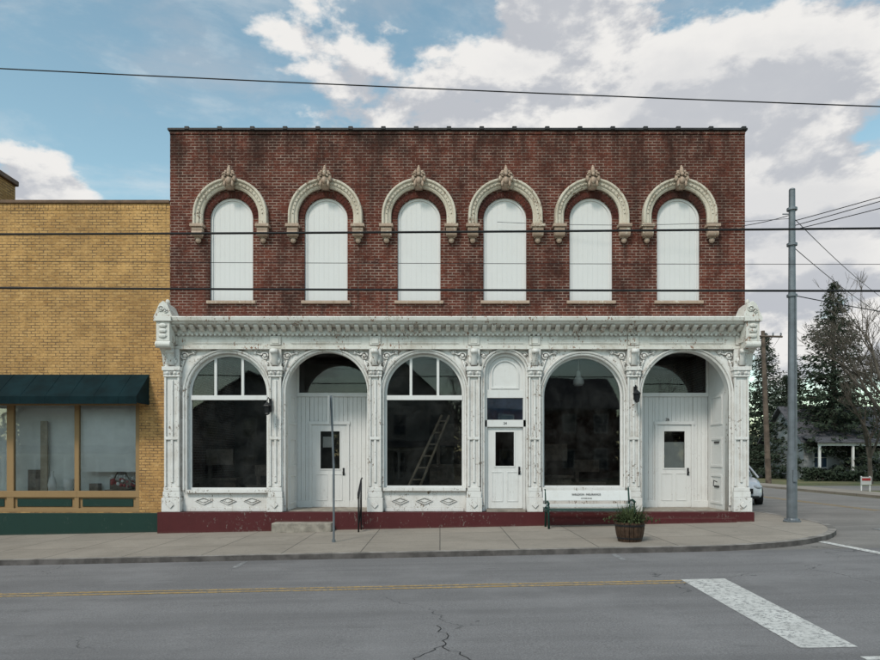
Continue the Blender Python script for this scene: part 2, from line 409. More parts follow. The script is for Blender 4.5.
mb.obj('window_hoods','hood',B,bevel=.008); mk.obj('hood_keystones','key',B,smooth=True); mc.obj('hood_corbels','key',B,bevel=.01)
# arcade
AY=-.12; AB=.10
bays=[(229.5,40,394,490,'w'),(327.5,40.5,393,511,'d'),(424.5,40,394,488,'w'),(505,20.5,374,509,'n'),(582,40,396.5,487.5,'b'),(683.5,43,395,511,'d')]
holes=[archpoly(fx(c),r/K,fz(s),fz(b_)) for c,r,s,b_,t in bays if b_<500]
outer=[(fx(166),fz(511))]
for c,r,s,b_,t in bays:
    if b_>500: outer+=archpoly(fx(c),r/K,fz(s),fz(511))
outer+=[(fx(746),fz(511)),(fx(746),fz(348)),(fx(166),fz(348))]
plate('storefront_arcade',outer,holes,AY,AB,'white',B)
mb=MB()
for c,r,s,b_,t in bays:
    zb=fz(b_ if b_<500 else 505)
    mb.sweep(archpath(fx(c),r/K,fz(s),zb),[(-.0,AY+.02),(-.0,AY-.035),(.03,AY-.055),(.055,AY-.04),(.07,AY-.075),(.10,AY-.085),(.115,AY-.05),(.115,AY+.02)])
mb.obj('arch_mouldings','white',B)
pil=[175.5,277.5,376,473.5,533.5,631,737.5]
mb=MB(); mo=MB()
for i,c in enumerate(pil):
    x=fx(c); hw=.155 if i not in(0,6) else .19
    Y=AY
    mb.box(x-hw,x+hw,Y-.09,Y+.01,fz(497),fz(372))
    mb.box(x-hw,x-hw+.045,Y-.13,Y-.088,fz(486),fz(378)); mb.box(x+hw-.045,x+hw,Y-.13,Y-.088,fz(486),fz(378))
    mb.box(x-.03,x+.03,Y-.125,Y-.088,fz(482),fz(381))
    mb.box(x-hw-.001,x+hw+.001,Y-.135,Y-.0875,fz(440),fz(437))
    mb.box(x-hw-.05,x+hw+.05,Y-.20,Y+.01,fz(511),fz(497)); mb.box(x-hw-.03,x+hw+.03,Y-.16,Y+.011,fz(496.9),fz(491)); mb.box(x-hw-.015,x+hw+.015,Y-.145,Y+.012,fz(490.9),fz(487))
    mb.prism([(x-.09,fz(504)),(x,fz(507.5)),(x+.09,fz(504)),(x,fz(500.5))],Y-.23,Y-.199)
    mb.box(x-hw-.02,x+hw+.02,Y-.15,Y+.013,fz(378),fz(375.5)); mb.box(x-hw-.045,x+hw+.045,Y-.19,Y+.014,fz(371.9),fz(368)); mb.box(x-hw-.02,x+hw+.02,Y-.16,Y+.013,fz(375.4),fz(372))
    mb.box(x-hw,x+hw,Y-.12,Y+.01,fz(367.9),fz(350))
    mo.prismx([(Y-.11,fz(368)),(Y-.17,fz(366)),(Y-.19,fz(361)),(Y-.26,fz(356)),(Y-.30,fz(351)),(Y-.11,fz(351))],x-.075,x+.075)
    mo.tube([(x-.09,Y-.25,fz(353.5)),(x+.09,Y-.25,fz(353.5))],.06,10)
    for s in(-1,1):
        mo.ball((x+s*.09,Y-.13,fz(362)),(.05,.04,.09)); mo.ball((x,Y-.14,fz(374)),(.05,.05,.06)); mo.ball((x+s*.1,Y-.15,fz(374)),(.045,.04,.05))
mb.obj('pilasters','white',B,bevel=.006)
def scroll(mo,x,z,r,s,turns=1.6,y=AY-.02,th=.022):
    pts=[];n=22
    for k in range(n+1):
        t=k/n; a=t*turns*2*math.pi; rr=r*(1-.8*t)
        pts.append((x+s*rr*math.cos(a),y,z+rr*math.sin(a)))
    mo.tube(pts,[th*(1-.4*k/n) for k in range(n+1)],6)
    mo.ball((x,y,z),(th*1.5,.04,th*1.5))
for i,c in enumerate(pil):
    for s in(-1,1):
        if (i==0 and s<0) or (i==6 and s>0): continue
        small=(i==3 and s>0)or(i==4 and s<0)
        hw=.17; x0=fx(c)+s*(hw+.12)
        if small:
            x0=fx(c)+s*(hw+.09); scroll(mo,x0,fz(356),.085,-s)
            continue
        scroll(mo,x0,fz(357),.11,s,1.6,AY-.03,.026); scroll(mo,x0+s*.24,fz(353.5),.065,-s,1.2,AY-.03)
        scroll(mo,fx(c)+s*(hw+.05),fz(365),.07,-s,1.2,AY-.03)
        mo.tube([(fx(c)+s*(hw+.02),AY-.02,fz(374)),(fx(c)+s*(hw+.06),AY-.03,fz(368)),(x0,AY-.03,fz(361))],.02,6)
        mo.tube([(x0,AY-.03,fz(353)),(x0+s*.12,AY-.03,fz(355.5)),(x0+s*.36,AY-.03,fz(351.5))],[.025,.02,.01],6)
mo.obj('carved_scrollwork','white',B,smooth=True)
# entablature
x0,x1=fx(167),fx(749)
mb=MB()
prof=[(.0,351),(-.16,351),(-.24,350.5),(-.24,347.5),(-.20,347),(-.20,337),(-.25,336),(-.27,334.5),(-.27,330),(-.33,329.5),(-.52,327.5),(-.55,326),(-.60,325),(-.62,322),(-.60,321),(0.0,318)]
mb.prismx([(y,fz(v)) for y,v in prof],x0,x1)
mb.obj('storefront_cornice','cornice',B)
mb=MB()
x=x0+.05
while x<x1-.1:
    mb.prismx([(-.26,fz(334)),(-.34,fz(333.2)),(-.48,fz(330)),(-.50,fz(328.2)),(-.26,fz(328.2))],x,x+.11); x+=.235
x=x0+.03
while x<x1-.05:
    mb.box(x,x+.06,-.275,-.24,fz(337.5),fz(335.2)); x+=.118
mb.obj('cornice_dentils','cornice',B,bevel=.004)
mb=MB()
for c in pil:
    mb.box(fx(c)-.14,fx(c)+.14,-.235,-.19,fz(346.5),fz(337.5)); mb.box(fx(c)-.09,fx(c)+.09,-.25,-.234,fz(345),fz(339))
for c,r,s,b_,t in bays:
    mb.box(fx(c)-r/K*.85,fx(c)+r/K*.85,-.215,-.199,fz(345),fz(344)); mb.box(fx(c)-r/K*.85,fx(c)+r/K*.85,-.215,-.199,fz(340),fz(339))
mb.obj('frieze_blocks','cornice',B,bevel=.005)
mb=MB()
for c,s in((172.5,-1),(742,1)):
    x=fx(c)
    mb.box(x-.22,x+.22,-.66,-.0,fz(326),fz(321.5)); mb.box(x-.17,x+.17,-.61,-.0,fz(345),fz(326.01))
    mb.prism([(x-.24,fz(321.4)),(x+.24,fz(321.4)),(x+.20,fz(318)),(x+.10,fz(309)),(x,fz(306)),(x-.10,fz(309)),(x-.20,fz(318))],-.60,-.02)
    mb.prismx([(-.16,fz(372)),(-.24,fz(366)),(-.32,fz(356)),(-.5,fz(350)),(-.60,fz(345.01)),(-.16,fz(345.01))],x-.15,x+.15)
    mb.tube([(x-.19,-.56,fz(348)),(x+.19,-.56,fz(348))],.09,12)
    scroll(mb,x-.05,fz(314),.09,1,1.3,-.61,.025); scroll(mb,x+.06,fz(316),.07,-1,1.3,-.61,.02)
    for v in(330,335,340): mb.ball((x,-.62,fz(v)),(.11,.04,.06))
    mb.ball((x,-.3,fz(305)),(.06,.06,.08))
mb.obj('end_consoles','cornice',B,bevel=.006)
# plinth
def plinth(mb,u0,u1,yf): 
    xa,xb=fx(u0),fx(u1); 
    mb.add([(xa,yf,gz(xa)-.15),(xb,yf,gz(xb)-.15),(xb,.2,gz(xb)-.15),(xa,.2,gz(xa)-.15),(xa,yf,fz(511.2)),(xb,yf,fz(511.2)),(xb,.2,fz(511.2)),(xa,.2,fz(511.2))],[(0,3,2,1),(4,5,6,7),(0,1,5,4),(1,2,6,5),(2,3,7,6),(3,0,4,7)])
mb=MB(); plinth(mb,163,748,-.36)
mb.obj('plinth','maroon',B,bevel=.008)
mb=MB()
for c,r,s,b_,t in bays:
    if t in'wb':
        mb.box(fx(c-r-1),fx(c+r+1),AY-.10,AY+.0,fz(b_+2.6),fz(b_-.6))
        mb.box(fx(c-r+1),fx(c+r-1),AY-.03,AY+.0,fz(511),fz(507.5))
        for k in(-1,0,1):
            xx=fx(c+k*24); zz=fz(500.5); 
            if t=='w':
                mb.prism([(xx-.12,zz),(xx,zz-.045),(xx+.12,zz),(xx,zz+.045)],AY-.02,AY+.002)
                mb.sweep([(xx-.2,zz,-1,0),(xx,zz+.075,0,1),(xx+.2,zz,1,0),(xx,zz-.075,0,-1),(xx-.2,zz,-1,0)],[(0,AY-.03),(.025,AY-.03),(.025,AY),(0,AY)],False)
            else: mb.box(xx-.27,xx+.27,AY-.02,AY,zz-.09,zz+.11)
mb.obj('window_sill_panels','white',B,bevel=.004)
# windows
mf=MB(); mg=MB()
for c,r,s,b_,t in bays:
    if t=='w':
        mf.sweep(archpath(fx(c),(r-2.6)/K,fz(s),fz(b_)),[(0,-.03),(2.7/K,-.03),(2.7/K,.06),(0,.06)])
        mf.box(fx(c-r+2),fx(c+r-2),-.045,.055,fz(b_),fz(b_-2.4))
        mf.box(fx(c-r+2),fx(c+r-2),-.05,.055,fz(400.2),fz(395.5))
        for k in(-13.5,13.5): mf.box(fx(c+k-1.3),fx(c+k+1.3),-.035,.05,fz(395.6),fz(s-r+4))
        mg.box(fx(c-r+1),fx(c+r-1),.012,.018,fz(b_),fz(s-r+1))
    if t=='b':
        mf.sweep(archpath(fx(c),(r-2)/K,fz(s),fz(b_)),[(0,-.03),(2.1/K,-.03),(2.1/K,.06),(0,.06)])
        mf.box(fx(c-r+2),fx(c+r-2),-.045,.055,fz(b_),fz(b_-2))
        mg.box(fx(c-r+1),fx(c+r-1),.012,.018,fz(b_),fz(s-r+1))
mf.obj('window_frames_shop','white2',B,bevel=.005)
mg.obj('shop_window_glass','glass',B)
# floor & interior
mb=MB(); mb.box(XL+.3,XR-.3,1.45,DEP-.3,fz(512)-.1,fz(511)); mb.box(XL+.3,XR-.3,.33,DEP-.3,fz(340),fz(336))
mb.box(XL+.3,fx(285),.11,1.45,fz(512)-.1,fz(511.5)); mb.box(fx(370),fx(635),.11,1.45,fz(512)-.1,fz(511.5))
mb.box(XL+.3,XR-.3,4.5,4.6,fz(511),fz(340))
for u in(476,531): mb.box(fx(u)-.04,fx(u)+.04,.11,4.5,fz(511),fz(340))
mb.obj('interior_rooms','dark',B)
mb=MB()
for X,yy,z0,hh in((-6.2,1.0,.4,1.1),(-5.0,1.6,.4,.8),(.2,1.7,.4,1.6),(3.2,1.2,.4,1.2),(4.3,2.0,.4,.9)):
    mb.box(X-.5,X+.5,yy,yy+.5,z0,z0+hh*.7); mb.box(X-.55,X+.55,yy-.05,yy+.55,z0+hh*.7,z0+hh*.76); mb.box(X-.3,X-.2,yy+.1,yy+.2,z0+hh*.76,z0+hh*1.4); mb.box(X-.35,X+.4,yy+.12,yy+.16,z0+hh*1.1,z0+hh*1.5)
mb.obj('stored_furniture','slat',B)
mb=MB(); mb.tube([(3.74,.45,4.6),(3.74,.45,4.15)],.012,6); mb.lathe((3.74,.45,3.8),[(.02,.36),(.05,.33),(.06,.22),(.14,.10),(.15,.0),(.1,-.05),(.02,-.06)],16)
mb.obj('pendant_lamp_shade','ceramic',B,smooth=True)
mb=MB()
for o in(0,.35): mb.tube([(-1.15+o,.5,.4),(.05+o*.6,1.1,3.0)],.035,6)
for k in range(8): t=k/8+.06; mb.tube([(-1.15+1.2*t,.5+.6*t,.4+2.6*t),(-.8+1.06*t,.5+.6*t,.4+2.6*t)],.025,6)
mb.obj('diagonal_reflection_ladder','lumber',B)  # pale ladder shape added, standing in for the diagonal reflection in this pane
# recessed entrances
RB=1.2; FL=fz(511)
def entrance(nm,xa,xb,dxa,dxb):
    mb=MB(); zt=4.78
    mb.box(xa-.05,xa,AB,RB,FL,zt); mb.box(xb,xb+.05,AB,RB,FL,zt)
    def planks(p0,p1,z0,z1):
        x=p0
        while x<p1-.01:
            e=min(x+.118,p1); mb.box(x,e-.005,RB,RB+.03,z0,z1); x=e
    planks(xa,dxa-.06,FL,3.52); planks(dxb+.06,xb,FL,3.52); planks(dxa-.06,dxb+.06,2.79,3.52)
    mb.box(xa,xb,RB-.05,RB+.04,3.521,3.63)
    mb.box(xa,dxa-.06,RB-.03,RB-.001,FL,FL+.2); mb.box(dxb+.06,xb,RB-.03,RB-.001,FL,FL+.2)
    mb.box(dxa-.07,dxa,RB-.04,RB+.045,FL,2.78); mb.box(dxb,dxb+.07,RB-.04,RB+.045,FL,2.78); mb.box(dxa-.09,dxb+.09,RB-.05,RB+.046,2.74,2.83)
    mb.box(xa,xa+.06,RB-.05,RB+.04,3.631,zt); mb.box(xb-.06,xb,RB-.05,RB+.04,3.631,zt)
    for xx,s in((xa,1),(xb,-1)):
        for z0 in (FL+.15,FL+1.15,FL+2.3):
            a=sorted((xx,xx+s*.02)); mb.box(a[0],a[1],AB+.15,AB+.22,z0,z0+.8); mb.box(a[0],a[1],RB-.27,RB-.2,z0,z0+.8); mb.box(a[0],a[1],AB+.221,RB-.271,z0,z0+.06); mb.box(a[0],a[1],AB+.221,RB-.271,z0+.74,z0+.8)
    mb.obj(nm+'_surround','white2',B,bevel=.003)
    MB().box(xa-.05,xb+.05,AB,RB+.3,zt,zt+.05).obj(nm+'_ceiling','white',B)
    MB().box(xa-.05,xb+.05,-.1,RB+.25,FL-.05,FL+.012).obj(nm+'_floor','stepc',B)
    MB().box(xa+.06,xb-.06,RB,RB+.006,3.631,zt).obj(nm+'_transom_glass','glass',B)
def door(nm,x0,x1,z0,z1,gx0,gx1,gz0,gz1,y,mat='white2'):
    mb=MB()
    mb.box(x0,gx0,y,y+.045,z0,z1); mb.box(gx1,x1,y,y+.045,z0,z1); mb.box(gx0,gx1,y,y+.045,z0,gz0); mb.box(gx0,gx1,y,y+.045,gz1,z1)
    t=.035
    mb.box(gx0-t,gx0,y-.015,y,gz0-t,gz1+t); mb.box(gx1,gx1+t,y-.015,y,gz0-t,gz1+t); mb.box(gx0,gx1,y-.015,y,gz0-t,gz0); mb.box(gx0,gx1,y-.015,y,gz1,gz1+t)
    mid=(x0+x1)/2
    for a,b_ in((x0+.12,mid-.05),(mid+.05,x1-.12)):
        z=z0+.18
        mb.box(a,b_,y-.012,y,z,z+.025); mb.box(a,b_,y-.012,y,gz0-.17,gz0-.145); mb.box(a,a+.025,y-.012,y,z+.026,gz0-.171); mb.box(b_-.025,b_,y-.012,y,z+.026,gz0-.171)
    mb.obj(nm,mat,B,bevel=.003)
    MB().box(gx0,gx1,y+.015,y+.021,gz0,gz1).obj(nm+'_glass','glass',B)
    k=MB(); hz=z0+.98; k.ball((x1-.09,y-.05,hz),(.03,.03,.03)); k.tube([(x1-.09,y,hz),(x1-.09,y-.04,hz)],.012,6); k.box(x1-.115,x1-.065,y-.012,y-.001,hz-.09,hz+.12)
    k.obj(nm+'_knob','black',B)
entrance('entrance_a',-4.02,-1.90,-3.60,-2.62)
door('entrance_door_a',-3.60,-2.62,FL+.015,2.735,-3.36,-2.82,1.50,2.55,RB-.01)
entrance('entrance_b',fx(683.5-43),fx(683.5+43),6.11,7.06)
door('entrance_door_b',6.11,7.06,FL+.015,2.735,6.30,6.88,1.52,2.55,RB-.01)
MB().box(-3.3,-3.0,RB+.03,RB+.035,2.1,2.4).obj('door_notice','ceramic',B)
MB().box(6.25,6.93,RB+.06,RB+.07,1.45,2.25).obj('door_curtain','plaster',B)
# narrow door bay
mb=MB()
c=505
mb.sweep(archpath(fx(c),17.5/K,fz(374),fz(392)),[(0,-.05),(3.2/K,-.05),(3.2/K,.08),(0,.08)])
mb.box(fx(c-20.5),fx(c+20.5),-.04,.09,fz(398),fz(390)); mb.box(fx(c-20.5),fx(c+20.5),-.05,.09,fz(427),fz(420))
mb.box(fx(c-20.5),fx(c-18),-.05,.08,fz(511),fz(392)); mb.box(fx(c+18),fx(c+20.5),-.05,.08,fz(511),fz(392))
mb.box(fx(c-14),fx(c+14),-.015,.02,fz(389),fz(387)); 
mb.sweep(archpath(fx(c),12.5/K,fz(374),fz(387)),[(0,-.01),(1.4/K,-.01),(1.4/K,.02),(0,.02)])
mb.box(fx(c-20),fx(c+20),.02,.05,fz(392),fz(353))
mb.obj('side_door_surround','white2',B,bevel=.004)
MB().box(fx(c-18),fx(c+18),.03,.036,fz(420),fz(398)).obj('side_door_transom_glass','glassc',B)
MB().box(fx(c-18),fx(c+18),.05,.08,fz(420),fz(398)).obj('transom_reflection_panel','bluereflect',B)  # blue panel behind the glass: the transom's bluish reflection put into colour
door('side_door',fx(487.2),fx(522.8),fz(508.5),fz(427.2),fx(495.5),fx(514),fz(466),fz(432),.02)
MB().box(fx(486),fx(524),-.30,.1,fz(511),fz(509)).obj('side_door_threshold','stepc',B)
# steps
S=MB(); xa=fx(279)
S.box(xa,xa+1.5,-.80,-.361,-.3,.16)
S.obj('entrance_step','stepc',B,bevel=.015)
S=MB(); S.box(5.25,7.6,-.48,-.361,-.1,.25); S.obj('entrance_step_b','maroon',B,bevel=.01)
mb=MB()
for z in(1.0,2.2,): mb.box(7.52,7.549,.45,.75,z,z+.05)
mb.tube([(7.5,.5,1.15),(7.35,.35,1.2),(7.32,.3,1.05)],.012,6)
mb.obj('door_hardware','black',B)
def text(name,s,size,loc,mat,parent,ext=.003,rot=(math.pi/2,0,0)):
    cu=bpy.data.curves.new(name+'c','FONT'); cu.body=s; cu.size=size; cu.align_x='CENTER'; cu.align_y='CENTER'; cu.extrude=ext
    o=bpy.data.objects.new(name+'c',cu); scene.collection.objects.link(o); bpy.context.view_layer.update()
    me=bpy.data.meshes.new_from_object(o.evaluated_get(bpy.context.evaluated_depsgraph_get())); bpy.data.objects.remove(o)
    me.transform(Matrix.Translation(loc)@Matrix.Rotation(rot[2],4,'Z')@Matrix.Rotation(rot[0],4,'X')); me.materials.clear(); me.materials.append(M[mat])
    ob=bpy.data.objects.new(name,me); scene.collection.objects.link(ob); ob.parent=parent
text('door_numbers','26',.11,(fx(683),-.02+RB,2.88),'black',B,.003)
text('door_numbers_b','24',.09,(fx(505),-.055,fz(423.5)),'black',B,.003)
def lantern(x,z):
    L=empty('wall_lantern'); y=AY-.13
    mb=MB(); mb.box(x-.035,x+.035,y-.03,y,z-.12,z+.22)
    mb.tube([(x,y-.02,z+.18),(x-.02,y-.15,z+.24),(x-.02,y-.25,z+.18),(x-.02,y-.25,z+.1)],.014,6)
    mb.tube([(x,y-.02,z-.08),(x,y-.18,z-.02)],.012,6)
    mb.lathe((x-.02,y-.25,z),[(.01,.12),(.10,.03),(.11,.01),(.07,-.005),(.055,-.17),(.065,-.19),(.01,-.22)],6)
    for s in(-1,1): mb.tube([(x-.02+s*.09,y-.25,z+.02),(x-.02+s*.05,y-.25,z-.18)],.01,5)
    mb.obj('lantern_body','black',L)
lantern(fx(273),fz(408)); lantern(fx(632),fz(396))
hr=empty('iron_handrail'); mb=MB()
gx=-2.02; g0=gz(gx)
mb.tube([(gx,-.45,g0+.15),(gx,-.45,1.22)],.02,8); mb.tube([(gx,-1.0,g0),(gx,-1.0,.92)],.02,8)
mb.tube([(gx,-.3,1.28),(gx,-.45,1.25),(gx,-1.0,.95),(gx,-1.08,.88),(gx,-1.07,.80)],.022,8)
mb.tube([(gx,-.45,.35),(gx,-1.0,.12)],.014,6)
for k in range(1,6):
    y=-.45-.55*k/6; mb.tube([(gx,y,.35-.23*k/6),(gx+.02*math.sin(k),y,.78-.15*k/6),(gx,y,1.24-.3*k/6)],.009,5)
mb.tube([(gx,-.45,-.05),(gx,-.45,.4)],.02,8)
mb.obj('rail_and_balusters','black',hr,smooth=True)
# ---------------------------------------------------------------- yellow building
Y=empty('yellow_brick_shop')
YR=XL-.006; YL=-22
plate('yellow_wall',[(YL,-.6),(YR,-.6),(YR,fz(203.5)),(YL,fz(203.5))],[[(-13.5,fz(512)),(fx(139),fz(512)),(fx(139),fz(396)),(-13.5,fz(396))]],.02,.3,'ybrick',Y)
mb=MB(); mb.box(YR-.3,YR,.3,18,-.6,fz(203.5)); mb.box(YL,YL+.3,.3,18,-.6,fz(203.5)); mb.box(YL+.3,YR-.3,17.7,18,-.6,fz(203.5)); mb.obj('side_walls','ybrick',Y)
MB().box(YL+.3,YR-.3,.3,17.7,fz(225),fz(222)).obj('flat_roof','roof',Y)
MB().box(YL-.03,YR,-.03,.36,fz(203.5),fz(200)).obj('tile_coping','tile',Y,bevel=.015)
mb=MB(); mb.box(-12.4,-11.95,.5,1.2,fz(225),9.45); mb.obj('chimney','ybrick',Y); MB().box(-12.47,-11.88,.43,1.27,9.45,9.60).obj('chimney_cap','tile',Y,bevel=.02)
mb=MB(); x=YL
while x<YR-.1: mb.box(x,min(x+.09,YR),.008,.0195,fz(209.5),fz(204)); x+=.1
mb.obj('soldier_course','ybrick',Y)
mb=MB(); xa,xb=YL,fx(161)
mb.add([(xa,-.04,gz(xa)-.15),(xb,-.04,gz(xb)-.15),(xb,.1,gz(xb)-.15),(xa,.1,gz(xa)-.15),(xa,-.04,fz(513)),(xb,-.04,fz(513)),(xb,.1,fz(513)),(xa,.1,fz(513))],[(0,3,2,1),(4,5,6,7),(0,1,5,4),(1,2,6,5),(2,3,7,6),(3,0,4,7)])
mb.obj('green_base','green',Y,bevel=.01)
mb=MB()
ya,yb=.06,.16
for u0,u1 in((-75,-68),(5,12),(73,77.5),(134.5,139)): mb.box(fx(u0),fx(u1),ya,yb,fz(512),fz(396))
mb.box(-13.5,fx(139),ya-.012,yb+.004,fz(497.5),fz(491)); mb.box(-13.5,fx(139),ya-.03,yb+.004,fz(512.9),fz(508.5)); mb.box(-13.5,fx(139),ya-.012,yb+.004,fz(405),fz(396))
mb.obj('shopfront_frames','tan',Y,bevel=.005)
mb=MB()
for u0,u1 in((-68,5),(12,73),(77.5,134.5)): mb.box(fx(u0),fx(u1),ya+.05,yb,fz(509),fz(497))
mb.obj('bulkhead','tan',Y)
mb=MB()
for u0,u1 in((-68,5),(12,73),(77.5,134.5)): mb.box(fx(u0+3),fx(u1-3),ya+.03,ya+.049,fz(507),fz(499))
mb.obj('green_bulkhead_panels','green',Y,bevel=.01)
MB().box(-13.4,fx(138),.11,.117,fz(492),fz(404)).obj('shop_glass','glassb',Y)
mb=MB(); mb.box(-13.5,fx(150),.62,.67,fz(512),fz(390)); mb.box(-13.5,fx(150),.165,.62,fz(494),fz(492)); mb.box(fx(140),fx(141),.301,.62,fz(492),fz(390)); mb.box(-13.5,fx(150),.301,.67,fz(390),fz(388)); mb.obj('display_box','plaster',Y)
MB().box(fx(79),fx(134),.19,.20,fz(472),fz(404)).obj('pane_whitening_sheet','ceramic',Y)  # white sheet added behind the right pane so it shows near-white
mb=MB(); mb.lathe((fx(45),.32,fz(492)),[(.06,0),(.09,.03),(.11,.18),(.08,.33),(.04,.42),(.035,.5),(.05,.54)],18); mb.lathe((fx(60),.42,fz(492)),[(.12,0),(.1,.05),(.13,.1),(.14,.3),(.12,.33)],16); mb.obj('display_vase','ceramic',Y,smooth=True)
mb=MB(); mb.box(fx(104),fx(126),.3,.5,fz(490),fz(481)); mb.box(fx(100),fx(132),.25,.55,fz(492),fz(490.2)); mb.tube([(fx(106),.4,fz(481)),(fx(110),.4,fz(473)),(fx(118),.4,fz(473)),(fx(123),.4,fz(481))],.02,6)
mb.box(fx(16),fx(29),.5,.55,fz(492),fz(470)); mb.box(fx(83),fx(92),.3,.5,fz(492),fz(484)); mb.obj('display_basket','slat',Y)
MB().box(fx(30),fx(37),.45,.5,fz(492),fz(420)).obj('display_stand','lumber',Y)
mb=MB()
for k in range(26): mb.ball((fx(U(104,130)),U(.25,.4),fz(U(480,487))),U(.03,.06),6,4)
mb.obj('display_flowers','tail',Y)
mb=MB()
for k in range(20): mb.ball((fx(U(104,130)),U(.24,.4),fz(U(476,486))),U(.025,.045),6,4)
mb.obj('display_flowers_white','ceramic',Y)
# awning
mb=MB(); xa,xb=-14,-7.66
mb.prismx([(.018,4.0),(-.72,3.36),(-.72,3.17),(-.705,3.17),(-.70,3.33),(.018,3.95)],xa,xb)
mb.prismx([(.017,3.95),(-.70,3.335),(-.70,3.2),(.017,3.2)],xb-.02,xb-.001)
x=xa+.3
while x<xb: mb.tube([(x,.01,4.000),(x,-.72,3.360),(x,-.722,3.17)],.005,5); x+=.62
mb.obj('awning','awning',Y)
# ---------------------------------------------------------------- street furniture
px_,py_=8.96,-.57
P=empty('steel_utility_pole'); g=gz(px_)
mb=MB(); mb.tube([(px_,py_,g),(px_,py_,3),(px_,py_,8.6)],[.105,.10,.075],16)
mb.lathe((px_,py_,g),[(.21,0),(.21,.03),(.15,.05),(.13,.09),(.11,.10)],16)
mb.tube([(px_,py_,g+.1),(px_,py_,1.9)],.122,16)
for z in(1.88,7.2,8.1,5.9): mb.tube([(px_,py_,z),(px_,py_,z+.06)],.125,16)
mb.ball((px_,py_,8.62),(.08,.08,.05))
mb.obj('pole_shaft','steel',P,smooth=False)
mb=MB(); 
for a in range(4): mb.tube([(px_+.17*math.cos(a*1.57+.8),py_+.17*math.sin(a*1.57+.8),g+.02),(px_+.17*math.cos(a*1.57+.8),py_+.17*math.sin(a*1.57+.8),g+.08)],.018,6)
mb.box(px_-.05,px_+.05,py_-.16,py_-.10,1.2,1.5); mb.tube([(px_-.1,py_-.02,8.0),(px_-.25,py_-.02,8.0)],.015,6); mb.tube([(px_+.05,py_-.13,2),(px_+.05,py_-.10,5.9)],.014,6)
mb.obj('pole_fittings','steel',P)
sp=empty('street_sign_post'); x,y=-2.33,-2.9; g=gz(x)
mb=MB(); mb.tube([(x,y,g-.02),(x-.0,y,1.6),(x-.06,y,3.17)],.024,8); mb.tube([(x,y,g),(x,y,g+.06)],.04,8)
mb.obj('post','steel',sp)
mb=MB(); mb.box(x-.085,x-.08,y-.23,y+.23,2.55,3.15); mb.obj('parking_sign_plate','ceramic',sp)
# bench
bn=empty('park_bench'); bx0,bx1=2.62,4.86; by=-1.05
mb=MB()
for xx in(bx0+.06,bx1-.06):
    g=gz(xx)
    mb.tube([(xx,by+.45,g),(xx,by+.40,g+.42),(xx,by+.52,g+.95)],[.028,.028,.022],8)
    mb.tube([(xx,by-.08,g),(xx,by-.02,g+.42),(xx,by-.02,g+.62)],[.028,.025,.022],8)
    mb.tube([(xx,by-.06,g+.62),(xx,by+.15,g+.66),(xx,by+.44,g+.62)],.028,8)
    mb.tube([(xx,by-.02,g+.40),(xx,by+.42,g+.40)],.025,8)
    scroll(mb,xx,g+.5,.06,1,1.2,by+.2,.012)
mb.obj('iron_ends','benchgreen',bn,smooth=True)
mb=MB()
g=gz(3.7)
for k in range(4): mb.box(bx0,bx1,by-.05+k*.115,by+.045+k*.115,g+.425,g+.455)
mb.obj('seat_slats','benchgreen',bn,bevel=.005)
mb=MB(); 
mb.loft([[(bx0,by+.44,g+.64),(bx1,by+.44,g+.64),(bx1,by+.465,g+.64),(bx0,by+.465,g+.64)],[(bx0,by+.495,g+.90),(bx1,by+.495,g+.90),(bx1,by+.52,g+.90),(bx0,by+.52,g+.90)]])
mb.box(bx0-.02,bx1+.02,by+.40,by+.425,g+.48,g+.56)
mb.obj('backrest_board','white2',bn,bevel=.005)
text('backrest_lettering','SHELDON  INSURANCE',.07,(3.72,by+.455,g+.80),'black',bn,.002)
text('backrest_lettering_b','419 555 0142',.05,(3.72,by+.445,g+.70),'black',bn,.002)
# barrel planter
pl=empty('barrel_planter'); x,y=3.93,-3.7; g=gz(x)
mb=MB()
n=20
for k in range(n):
    a0=2*math.pi*k/n+.02; a1=2*math.pi*(k+1)/n-.02; rings=[]
    for r,z in((.235,0),(.275,.14),(.295,.27),(.295,.40)):
        rings.append([(x+rr*math.cos(a),y+rr*math.sin(a),g+z) for rr,a in((r,a0),(r,a1),(r-.03,a1),(r-.03,a0))])
    mb.loft(rings)
mb.obj('barrel_staves','barrel',pl)
mb=MB()
for z,r in((.06,.258),(.32,.303)): mb.lathe((x,y,g+z),[(r-.02,0),(r,0),(r+.003,.035),(r-.02,.035)],24)
mb.obj('iron_hoops','black',pl)
MB().lathe((x,y,g+.30),[(.27,0),(.27,.06),(.1,.08),(.01,.09)],16).obj('planter_soil','soil',pl)
mb=MB()
for k in range(420):
    a=U(0,6.28); L=U(.2,.46); t=U(.1,1.1); r0=U(0,.22)
    bx,by2=x+r0*math.cos(a),y+r0*math.sin(a); pts=[]
    w_=U(.008,.018)
    for j in range(5):
        s_=j/4; rr=L*s_*t; zz=L*s_*(1.15-t*.7*s_) 
        cx_,cy_=bx+rr*math.cos(a),by2+rr*math.sin(a); ww=w_*(1-s_*.9)
        pts+= [(cx_-ww*math.sin(a),cy_+ww*math.cos(a),g+.36+zz),(cx_+ww*math.sin(a),cy_-ww*math.cos(a),g+.36+zz)]
    mb.add(pts,[(2*j,2*j+1,2*j+3,2*j+2) for j in range(4)])
for k in range(600):
    a=U(0,6.28); r=abs(random.gauss(0,.22)); z=g+.4+U(0,.18)*(1-r); c=Vector((x+r*math.cos(a),y+r*math.sin(a),z)); d1=Vector((U(-1,1),U(-1,1),U(-1,1))).normalized()*.03; d2=d1.cross(Vector((U(-1,1),U(-1,1),U(-1,1)))).normalized()*.02
    mb.add([c-d1,c+d2,c+d1,c-d2],[(0,1,2,3)])
mb.obj('planter_foliage','leaf',pl,recalc=False)
